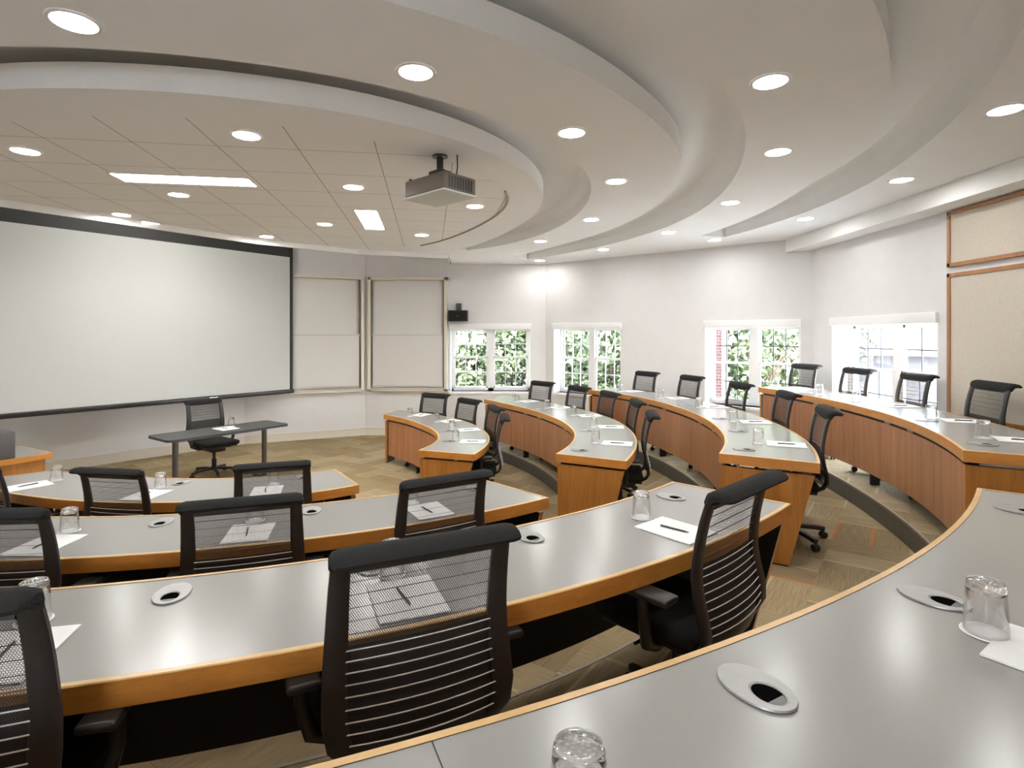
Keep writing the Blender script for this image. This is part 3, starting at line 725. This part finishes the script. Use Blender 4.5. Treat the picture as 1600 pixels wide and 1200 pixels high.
    # bright clips in the reveal
    if key[0] == 'R':
        for t in ([.30, .40, .62, .72] if key != 'R1' else [.45]):
            th = a+(b-a)*t; A = math.radians(th); w = 1.0 if key != 'R1' else .4
            mb = MB(); q = np.linspace(th-math.degrees(.045*w/si(th)), th+math.degrees(.045*w/si(th)), 5); r = si(th)+.036
            vs = [sh(pol(si(x)+.017, x), z) for x in q for z in (ztop+.001, zd-TH-.001)]
            mb.add(vs, [(2*j, 2*j+1, 2*j+3, 2*j+2) for j in range(4)]); vs = [sh(pol(si(x)+.027, x), z) for x in q for z in (ztop+.001, zd-TH-.001)]
            mb.add(vs, [(2*j+2, 2*j+3, 2*j+1, 2*j) for j in range(4)]); mb.build('clip', SILVER, root)
    if key == 'L4':
        th = -66.4; mb = MB(); p0, p1 = pol(si(th)+lipw, th), pol(so(th)-lipw, th); d = (Vector(p1)-Vector(p0)).normalized(); nn = Vector((-d.y, d.x))*.0012
        mb.add([sh((Vector(p0)+nn)[:], zd-.0010), sh((Vector(p0)-nn)[:], zd-.0010), sh((Vector(p1)-nn)[:], zd-.0010), sh((Vector(p1)+nn)[:], zd-.0010)], [(0, 1, 2, 3)]); mb.build('joint_line', BLACK, root)
    for th in PORTS[key]:
        po = cable_port(root, th, si(th)+.15, zd)
        po.location = (-ox, -oy, -zt)
    return root
for key in DESK: desk(key)

# ------------------------------------------------------------------ swivel chair
BP = [(.022, .405), (.10, .408), (.175, .425), (.228, .46), (.250, .51), (.244, .57), (.226, .64), (.216, .71), (.218, .78), (.228, .85), (.243, .92), (.262, .985)]   # back profile (y, z)
def by(z):
    zs = [p[1] for p in BP[3:]]; ys = [p[0] for p in BP[3:]]; return float(np.interp(z, zs, ys))
def hx(z): return float(np.interp(z, [.46, .53, .60, .75, .99], [.195, .236, .236, .229, .224]))
def make_chair(dz=0):
    root = empty('swivel_chair')
    # backrest: parent part holds the frame
    mb = MB()
    for s in (-1, 1):
        pts = [(s*(.12+.065*min(1, i/3)) if i < 3 else s*hx(z), y, z) for i, (y, z) in enumerate(BP)]
        mb.strap(pts, (1, 0, 0), [.034, .038, .046, .056, .064, .066, .066, .064, .060, .057, .054, .050], .022)
    mb.strap([(-.2, by(.975), .975), (0, by(.975)+.004, .975), (.2, by(.975), .975)], (0, 0, 1), .03, .02)
    back = mb.build('backrest_frame', BLKPL, root)
    def sheet(z0, z1, off, nz_, nx, bow):
        vs = []; fs = []
        for j in range(nz_+1):
            z = z0+(z1-z0)*j/nz_; h = hx(z)-.012
            for i in range(nx+1):
                u = -1+2*i/nx; vs.append((u*h, by(z)+off-bow(z)*(u*u-1)*-1, z))
        for j in range(nz_):
            for i in range(nx): a = j*(nx+1)+i; fs.append((a, a+1, a+nx+2, a+nx+1))
        return vs, fs
    bow = lambda z: -.022*max(0, (.95-z))/.4     # lower back dishes rearwards in the middle
    mb = MB()
    for off in (-.004, .0015): v, f = sheet(.748, .975, off, 8, 12, bow); mb.add(v, f, 0, True)
    mb.build('back_mesh', KNIT, back)
    mb = MB(); v, f = sheet(.50, .750, -.004, 8, 12, bow); mb.add(v, f, 0, True); mb.build('lumbar_mesh', KNITD, back)
    mb = MB()
    for z in [.515+.0285*i for i in range(9)]:
        pts = [(u*(hx(z)-.02), by(z)+.008+bow(z)*(u*u-1), z) for u in np.linspace(-1, 1, 9)]; mb.tube(pts, .0019, 5, 0, False)
    mb.build('wire_grid', ROD, back)  # grey metal wires, their lit brightness put into the colour
    mb = MB()
    for z in [.785+.037*i for i in range(5)]:
        pts = [(u*(hx(z)-.02), by(z)+.006+bow(z)*(u*u-1), z) for u in np.linspace(-1, 1, 9)]; mb.tube(pts, .0011, 5, 0, False)
    mb.build('upper_wire_grid', BLKMET, back)  # same wires coloured dark, as they look against the bright desk
    # padded top roll, curling rearwards
    mb = MB(); W = .255; sec = [(.250, .968), (.244, .995), (.254, 1.022), (.278, 1.036), (.310, 1.039), (.342, 1.031), (.358, 1.016), (.350, 1.005), (.320, 1.008), (.292, 1.003), (.274, .988), (.266, .968)]
    n = len(sec); xs = [-W, -W+.008, -W+.03, 0, W-.03, W-.008, W]; sc = [.55, .85, 1, 1, 1, .85, .55]; cy = sum(p[0] for p in sec)/n; cz = sum(p[1] for p in sec)/n
    vs = [(x, cy+(y-cy)*q, cz+(z-cz)*q) for x, q in zip(xs, sc) for y, z in sec]
    mb.add(vs, [(i*n+k, (i+1)*n+k, (i+1)*n+(k+1) % n, i*n+(k+1) % n) for i in range(len(xs)-1) for k in range(n)], 0, True)
    mb.add(vs[:n], [tuple(range(n))]); mb.add(vs[-n:], [tuple(range(n-1, -1, -1))]); mb.build('head_roll', BLKFAB, back)
    mb = MB(); mb.strap([(-.185, by(.485), .487), (-.09, by(.485)+.02, .483), (0, by(.485)+.026, .482), (.09, by(.485)+.02, .483), (.185, by(.485), .487)], (0, 0, 1), .06, .012); mb.build('lower_bar', BLKMET, back)
    # seat
    mb = MB(); mb.rbox((-.235, -.25, .425), (.235, .205, .488), .028, seg=4)
    mb.build('seat', BLKFAB, root)
    mb = MB(); mb.rbox((-.21, -.22, .405), (.21, .19, .428), .008); mb.build('seat_pan', BLKPL, root)
    mb = MB(); mb.rbox((-.10, -.13, .335), (.10, .13, .406), .02); mb.tube([(.10, -.04, .37), (.22, -.05, .375)], .007, 6); mb.build('tilt_mechanism', BLKPL, root)
    mb = MB(); mb.lathe([(.0, .075), (.032, .075), (.032, .23), (.020, .235), (.020, .34), (0, .34)], 20); mb.build('gas_column', BLKMET, root)
    for s in (-1, 1):
        mb = MB(); mb.rbox((s*.302-.045, -.10, .622), (s*.302+.045, .165, .648), .011)
        arm = mb.build('arm_pad', BLKPL, root)
        mb = MB(); mb.tube([(s*.10, .02, .385), (s*.2, .03, .392), (s*.275, .04, .43), (s*.300, .045, .52), (s*.302, .035, .625)], [.020, .022, .024, .022, .018], 10); mb.build('arm_post', BLKPL, arm)
    for k in range(5):
        A = PI/2+2*PI*k/5+.3; c, s = math.cos(A), math.sin(A); mb = MB()
        mb.strap([(c*.02, s*.02, .10), (c*.12, s*.12, .098), (c*.22, s*.22, .088), (c*.30, s*.30, .074)], (-s, c, 0), [.06, .05, .04, .034], .032)
        leg = mb.build('base_leg', BLKPL, root)
        mb = MB(); p = Vector((c*.295, s*.295, .027)); tn = Vector((-s, c, 0))
        for o in (-1, 1):
            q = p+tn*o*.013; mb.tube([q-tn*.008, q+tn*.008], .027, 16)
        mb.tube([p+Vector((0, 0, .0)), p+Vector((0, 0, .05))], .009, 8); mb.build('caster', BLKPL, leg)
    for ch in root.children:
        if ch.name.split('.')[0] in ('backrest_frame', 'seat', 'seat_pan', 'tilt_mechanism', 'arm_pad'): ch.location.z += dz
        if ch.name.startswith('gas_column'): ch.scale.z = 1+dz/.34
    return root
CH = {  # theta, radius of the top roll, extra turn
 'L3': [(-76.6, 5.37, 0, 'third left-block row, cut by the left picture edge'), (-64.9, 5.37, 0, 'third left-block row, largest, seen squarely from behind'), (-51.8, 5.45, 5, 'third left-block row, nearest the aisle, turned')],
 'L2': [(-86, 4.03, 0, 'second left-block row, cut by the left picture edge'), (-71.5, 4.06, 0, 'second left-block row, middle of three'), (-57.9, 4.07, 0, 'second left-block row, nearest the aisle')],
 'L1': [(-117, 2.74, 0, 'front left-block row, at the left picture edge'), (-95, 2.60, -4, 'front left-block row, middle of three'), (-71.5, 2.54, 0, 'front left-block row, nearest the aisle')],
 'R1': [(60.5, 2.66, 0, 'front right-block row, farthest from the aisle'), (39.8, 2.46, 0, 'front right-block row, second from the far end'), (17.5, 2.40, 0, 'front right-block row, third from the far end'), (-2.6, 2.41, 5, 'front right-block row, nearest the aisle')],
 'R2': [(40.3, 3.92, 0, 'second right-block row, farthest from the aisle'), (26, 3.86, 0, 'second right-block row, second from the far end'), (13.5, 3.88, 0, 'second right-block row, middle of five'), (-1, 3.91, 0, 'second right-block row, second from the aisle'), (-15.8, 3.97, 6, 'second right-block row, nearest the aisle')],
 'R3': [(26.8, 5.16, 0, 'third right-block row, farthest from the aisle'), (16, 5.22, 0, 'third right-block row, second from the far end'), (2.8, 5.22, 0, 'third right-block row, middle of five'), (-8.9, 5.30, 0, 'third right-block row, second from the aisle'), (-22.6, 5.34, 4, 'third right-block row, nearest the aisle')],
 'R4': [(11.2, 6.66, 0, 'rear right-block row, left of the four, beside the third window'), (2.8, 6.66, 0, 'rear right-block row, second from left before the fourth window'), (-5.7, 6.68, 0, 'rear right-block row, third from left before the fourth window'), (-14.6, 6.74, 4, 'rear right-block row, rightmost, before the tall fabric panel')]}
chair0 = {}
TOPY = .29
def place_chair(x, y, z, rz, label, group, dz=0):
    if dz not in chair0: chair0[dz] = o = make_chair(dz)
    else: o = copy_tree(chair0[dz])
    o.location = (x, y, z); o.rotation_euler = (0, 0, rz); tag(o, label, 'chair', group); return o
for key in CH:
    for th, rt, tw, lab in CH[key]:
        A = math.radians(th); rz = A-PI/2+math.radians(tw)
        px, py = pol(rt, th); px -= -math.sin(rz)*TOPY; py -= math.cos(rz)*TOPY
        place_chair(px, py, tier(int(key[1])), rz, 'black mesh-backed swivel chair, '+lab, 'mesh swivel chairs at the curved desks', .02 if key == 'L3' else 0)
place_chair(-4.13, 7.72, 0, math.radians(56), 'black mesh-backed swivel chair behind the small charcoal table on stage', 'mesh swivel chairs')

# ------------------------------------------------------------------ table settings
TUM = None
def make_tumbler():
    mb = MB(); H = .118
    prof = [(.0405, 0), (.0425, .001), (.0420, .02), (.0402, .06), (.0377, .0975)]
    inner = [(.0405, 0), (.0398, .002), (.0393, .02), (.0376, .06), (.0355, .092), (.0352, .0975)]
    full = inner[::-1]+prof
    mb.lathe(full, 40)
    # bubble facets pressed into the thick base, which stands uppermost
    body = mb.build('tumbler', GLASS)
    mb = MB(); mb.lathe([(0, .1003), (.018, .1000), (.031, .0985), (.0350, .0930), (.0376, .0978), (.0366, .109), (.0350, .1160), (.031, H), (.024, H-.0015), (0, H-.003)], 40); base = mb.build('thick_base', GLASSB, body)
    mb = MB()
    for k in range(26):
        a = k*2.39996; r = .0265*math.sqrt((k+.5)/26); n = 8
        q = [(r*math.cos(a)+.0034*math.cos(2*PI*j/n), r*math.sin(a)+.0034*math.sin(2*PI*j/n), H-.0015) for j in range(n)]
        mb.add(q+[(r*math.cos(a), r*math.sin(a), H+.0012)], [(j, (j+1) % n, n) for j in range(n)], 0, True)
    mb.build('dimple', GLASSB, base)
    return body
def make_coaster():
    mb = MB(); mb.lathe([(0, 0), (.048, 0), (.0485, .0012), (.048, .0022), (0, .0022)], 40); return mb.build('coaster', PAPER)
def make_pad():
    mb = MB(); w, h = .108, .140
    mb.box((-w, -h, 0), (w, h, .004)); mb.box((-w+.001, -h+.001, .004), (w-.0005, h-.0015, .0048)); return mb.build('note_pad', PAPER)
def make_pen():
    root = empty('pen')
    mb = MB(); mb.tube([(0, -.062, .0042), (0, .05, .0042)], .0038, 10); mb.tube([(0, .05, .0042), (0, .066, .0042), (0, .070, .0042)], [.0036, .0018, .0008], 10); mb.build('barrel', BLKPL, root)
    mb = MB(); mb.box((-.0012, -.062, .0080), (.0012, -.024, .0092)); mb.build('clip', SILVER, root)
    return root
PROTO = {}
def put(kind, mk, x, y, z, rz, label, cat, group):
    if kind not in PROTO: PROTO[kind] = o = mk()
    else: o = copy_tree(PROTO[kind])
    o.location = (x, y, z); o.rotation_euler = (0, 0, rz); tag(o, label, cat, group); return o
def setting(x, y, z, rz, gx, gy, where, pad=True, twist=0):
    g = lambda s: s+' at the desk places'
    put('coaster', make_coaster, gx, gy, z, rz, 'round white coaster under the tumbler, '+where, 'coaster', g('coasters'))
    put('tumbler', make_tumbler, gx, gy, z+.0023, rz+random.random(), 'clear upturned tumbler, '+where, 'glass', g('upturned tumblers'))
    if pad:
        put('pad', make_pad, x, y, z, rz+twist, 'white note pad lying flat, '+where, 'note pad', g('note pads'))
        put('pen', make_pen, x+.01*math.cos(rz), y+.01*math.sin(rz), z+.0049, rz+twist+.12, 'black pen lying on the note pad, '+where, 'pen', g('pens'))
SET = {  # theta of pad, theta of glass, description
 'L1': [(-124.5, -125.5, 0, 'at left picture edge on the front left desk'), (-96, -97.2, 0, 'middle place of the front left desk'), (-73.4, -72.6, 0, 'place nearest the aisle on the front left desk')],
 'L2': [(-86.5, -86.9, 0, 'leftmost place of the second left desk'), (-71.8, -71.7, 0, 'middle place of the second left desk'), (-57, -57.4, 0, 'place nearest the aisle on the second left desk')],
 'L3': [(-76.6, -77.1, 0, 'leftmost place of the third left desk'), (-64.6, -64.6, 0, 'middle place of the third left desk'), (-50.6, -50.3, 0, 'place nearest the aisle on the third left desk')],
 'L4': [(-54.9, -54.9, 0, 'at the right edge of the foreground desk')],
 'R1': [(61, 62.5, 0, 'far end place of the front right desk'), (41.5, 42.8, 0, 'second place from far end, front right desk'), (20, 22.5, 0, 'third place from far end, front right desk'), (-2.2, -.3, 0, 'place nearest the aisle, front right desk')],
 'R2': [(40.3, 41.2, 0, 'far end place of the second right desk'), (26.4, 26.8, 0, 'second place from far end, second right desk'), (12.6, 13.4, 0, 'middle place of the second right desk'), (-1.8, -2.2, 0, 'second place from aisle, second right desk'), (-17, -17.7, 0, 'place nearest the aisle, second right desk')],
 'R3': [(27, 27.5, 0, 'far end place of the third right desk'), (14.8, 15.5, 0, 'second place from far end, third right desk'), (3.6, 3.2, 0, 'middle place of the third right desk'), (-10, -9.8, 0, 'second place from aisle, third right desk'), (-23.2, -23.6, 0, 'place nearest the aisle, third right desk')],
 'R4': [(8.6, 9.4, 0, 'far end place of the rear right desk'), (-.4, 1.2, 0, 'second place from far end, rear right desk'), (-8.7, -5.2, 0, 'middle place of the rear right desk'), (-17.4, -17.0, 0, 'second place from aisle, rear right desk'), (-25.2, -25.1, 0, 'place nearest the aisle, rear right desk')]}
for key in SET:
    D = DESK[key]; si, so = Spl(D['i']), Spl(D['o']); z = deskz(D['row'])
    for tp, tg, tw, w in SET[key]:
        x, y = pol(so(tp)-.185, tp); gx, gy = pol(so(tg)-.385, tg)
        if key == 'L4': gx, gy = 1.085, 1.275
        setting(x, y, z, math.radians(tp)-PI/2, gx, gy, w, True, math.radians(random.uniform(-4, 4)))
z = deskz(4)
put('coaster', make_coaster, .092, .765, z, 0, 'round white coaster at the bottom edge of the foreground desk', 'coaster', 'coasters at the desk places')
put('tumbler', make_tumbler, .092, .765, z+.0023, .4, 'clear upturned tumbler at the bottom edge of the foreground desk', 'glass', 'upturned tumblers at the desk places')

# ------------------------------------------------------------------ stage table and console
ta = math.radians(54)
root = empty('stage_table', (-3.69, 7.10, 0), ta)
mb = MB(); bm = []; w, h, r = .76, .29, .07
poly = []
for cx_, cy_, a0 in ((w-r, h-r, 0), (-w+r, h-r, 90), (-w+r, -h+r, 180), (w-r, -h+r, 270)):
    for q in range(7): A = math.radians(a0+15*q); poly.append((cx_+r*math.cos(A), cy_+r*math.sin(A)))
mb.prism(poly, .712, .74); mb.build('table_top', DARKTOP, root)
for s in (-1, 1):
    mb = MB(); mb.tube([(s*.56, 0, .03), (s*.56, 0, .713)], .033, 16); lg = mb.build('leg', GREYM, root)
    mb = MB(); mb.rbox((s*.56-.035, -.27, .02), (s*.56+.035, .27, .05), .012); mb.build('foot_bar', GREYM, lg)
    for e in (-1, 1):
        mb = MB(); mb.tube([(s*.56, e*.24, .0), (s*.56, e*.24, .021)], .022, 12); mb.build('glide', BLKPL, lg)
mb = MB(); mb.box((-.54, -.03, .66), (.54, .03, .711)); mb.build('cross_rail', GREYM, root)
tag(root, 'small charcoal table with two grey legs in front of the screen', 'table')
def on_table(x, y): c, s = math.cos(ta), math.sin(ta); return (-3.69+c*x-s*y, 7.10+s*x+c*y)
px, py = on_table(.05, .02); gx, gy = on_table(.18, .13)
setting(px, py, .74, ta+PI, gx, gy, 'on the small charcoal stage table')

ca = math.radians(61)
root = empty('lectern_console', (-4.76, 5.78, 0), ca)      # local X towards the right end, Y towards the wall
mb = MB(); mb.box((-1.5, -.0, .665), (0, .78, .72)); mb.build('console_top', [CHERRYH], root)
mb = MB(); mb.box((-1.48, .02, .72), (-.02, .76, .7225)); mb.build('top_inlay', LAM, root)
mb = MB(); mb.box((-1.45, .05, .0), (-.05, .73, .664)); mb.build('console_body', CHERRY, root)
mb = MB(); mb.box((-.056, .09, .05), (-.049, .69, .62)); mb.build('side_door', CHERRY, root)
tag(root, 'wood-edged lectern console at left picture edge', 'console')
root = empty('equipment_box', (-5.22, 5.36, .7226), ca)
mb = MB(); mb.rbox((-.28, -.20, 0), (.28, .24, .27), .01); mb.build('box_shell', plain('grey_laminate_box', (.085, .08, .078), .45, noise=.05), root)
mb = MB(); mb.box((-.20, -.10, .27), (.20, .16, .276)); mb.build('control_panel', BLKPL, root)
mb = MB(); mb.box((-.17, -.07, .276), (.17, .12, .279)); mb.build('paper_sheet', PAPER, root)
tag(root, 'dark grey equipment box standing on the wood-edged console', 'equipment box')

# ------------------------------------------------------------------ outside: lawn, trees, brick pier, neighbour house
mb = MB(); mb.box((-30, 11.6, -1.3), (40, 60, -1.2)); mb.box((4.9, -10, -1.3), (40, 11.6, -1.2)); tag(struct(mb, 'ground', GRASS), kind='structure')
def make_tree(seed, rad, zc, hz):
    rng = random.Random(seed); root = empty('leafy_tree')
    mb = MB(); mb.tube([(0, 0, 0), (.05, .02, zc*.5), (.0, 0, zc)], [.16, .12, .07], 8)
    for k in range(6):
        a = rng.random()*6.28; mb.tube([(0, 0, zc*.6), (math.cos(a)*rad*.4, math.sin(a)*rad*.4, zc+.2), (math.cos(a)*rad*.7, math.sin(a)*rad*.7, zc+hz*.4)], [.05, .03, .01], 5)
    mb.build('trunk', BARK, root)
    mb = MB(); vs = []; fs = []
    blobs = [(rng.uniform(-1, 1)*rad*.7, rng.uniform(-1, 1)*rad*.7, zc+rng.uniform(-1, 1)*hz*.8, rng.uniform(.45, .8)*rad*.6) for _ in range(26)]
    for i in range(16000):
        bx, by_, bz, br = blobs[i % 26]
        d = Vector((rng.gauss(0, 1), rng.gauss(0, 1), rng.gauss(0, 1))).normalized()*br*(.75+.35*rng.random())
        c = Vector((bx, by_, bz))+d; n = (d.normalized()+Vector((rng.uniform(-.6, .6), rng.uniform(-.6, .6), rng.uniform(-.3, .8)))).normalized()
        t = n.orthogonal().normalized(); t = Matrix.Rotation(rng.random()*6.28, 3, n) @ t; b = n.cross(t); s = rng.uniform(.04, .09)
        mb.add([c-t*s, c+b*s*.55, c+t*s, c-b*s*.55], [(0, 1, 2, 3)], rng.choice((0, 0, 1, 1, 2)))
    tag(mb.build('foliage', LEAF, root), kind='stuff'); return root
T0 = make_tree(3, 2.0, 2.3, 2.2)
spots = [(-1.2,14.6,0,'left in the first window'), (.9,14.2,1,'right in the first window'), (2.5,13.6,2,'left in the second window'), (4.3,14.6,.4,'right in the second window'),
         (5.5,12.9,1.4,'left in the third window'), (7.6,14.9,2.6,'right in the third window'), (-3.8,16,1.9,'far left, behind the first window'), (13.6,18.6,.9,'behind the pale house'), (4.0,19.4,2.2,'tall in the distance behind the second window'), (9.4,19.6,.2,'in the distance behind the third window')]
for i, (x, y, rz, w) in enumerate(spots):
    o = T0 if i == 0 else copy_tree(T0)
    o.location = (x, y, -1.2); o.rotation_euler = (0, 0, rz*2); o.scale = (1, 1, 1) if y < 16 else (1.5, 1.5, 1.45) if y < 19 and x < 12 else (1.7, 1.7, 1.6)
    tag(o, 'leafy green tree outside, '+w, 'tree', 'trees outside the windows')
mb = MB(); mb.box((-.16, -.16, 0), (.16, .16, 4.6)); o = mb.build('brick_pier', BRICK, loc=(3.65, 9.98, -1.2), rotz=-.68); tag(o, 'red brick pier outside at the left of the third window', 'brick pier')
root = empty('neighbour_house', (10.9, 14.6, -1.2), math.radians(-35))
mb = MB(); mb.box((-2.6, -2.0, 0), (4.5, 2.0, 2.72)); mb.build('house_wall', SIDING, root)
mb = MB(); vs = [(-2.9, -2.3, 2.66), (4.9, -2.3, 2.66), (4.9, 2.3, 2.66), (-2.9, 2.3, 2.66), (-2.9, 0, 3.75), (4.9, 0, 3.75)]
mb.add(vs, [(0, 1, 5, 4), (2, 3, 4, 5), (0, 4, 3), (1, 2, 5), (3, 2, 1, 0)]); mb.build('house_roof', ROOF, root)
for x in (-1.2, 1.0, 3.2):
    mb = MB(); mb.box((x-.45, -2.05, .9), (x+.45, -1.995, 2.0)); mb.build('house_window', MUNTD, root)
tag(root, 'pale house with slate roof seen through the fourth window', 'house')

# ------------------------------------------------------------------ daylight
w = bpy.data.worlds.new('sky'); SC.world = w; w.use_nodes = True; nt = w.node_tree; bg = nt.nodes['Background']
sky = N(nt, 'ShaderNodeTexSky'); sky.sky_type = 'NISHITA'; sky.sun_elevation = math.radians(52); sky.sun_rotation = math.radians(200); sky.sun_disc = False; sky.air_density = 1.2; sky.dust_density = 3
mixc = N(nt, 'ShaderNodeMix', data_type='RGBA'); mixc.inputs[0].default_value = .55; L(nt, sky.outputs[0], mixc.inputs[6]); mixc.inputs[7].default_value = (5.5, 5.8, 6.2, 1)
L(nt, mixc.outputs[2], bg.inputs['Color']); bg.inputs['Strength'].default_value = 4.2
sd = bpy.data.lights.new('sun', 'SUN'); sd.energy = 9; sd.angle = .02; sd.color = (1, .95, .86); so_ = bpy.data.objects.new('sun', sd); COL.objects.link(so_)
so_.rotation_euler = (0, math.radians(-33), math.radians(12))
SC.view_settings.exposure = 1.35
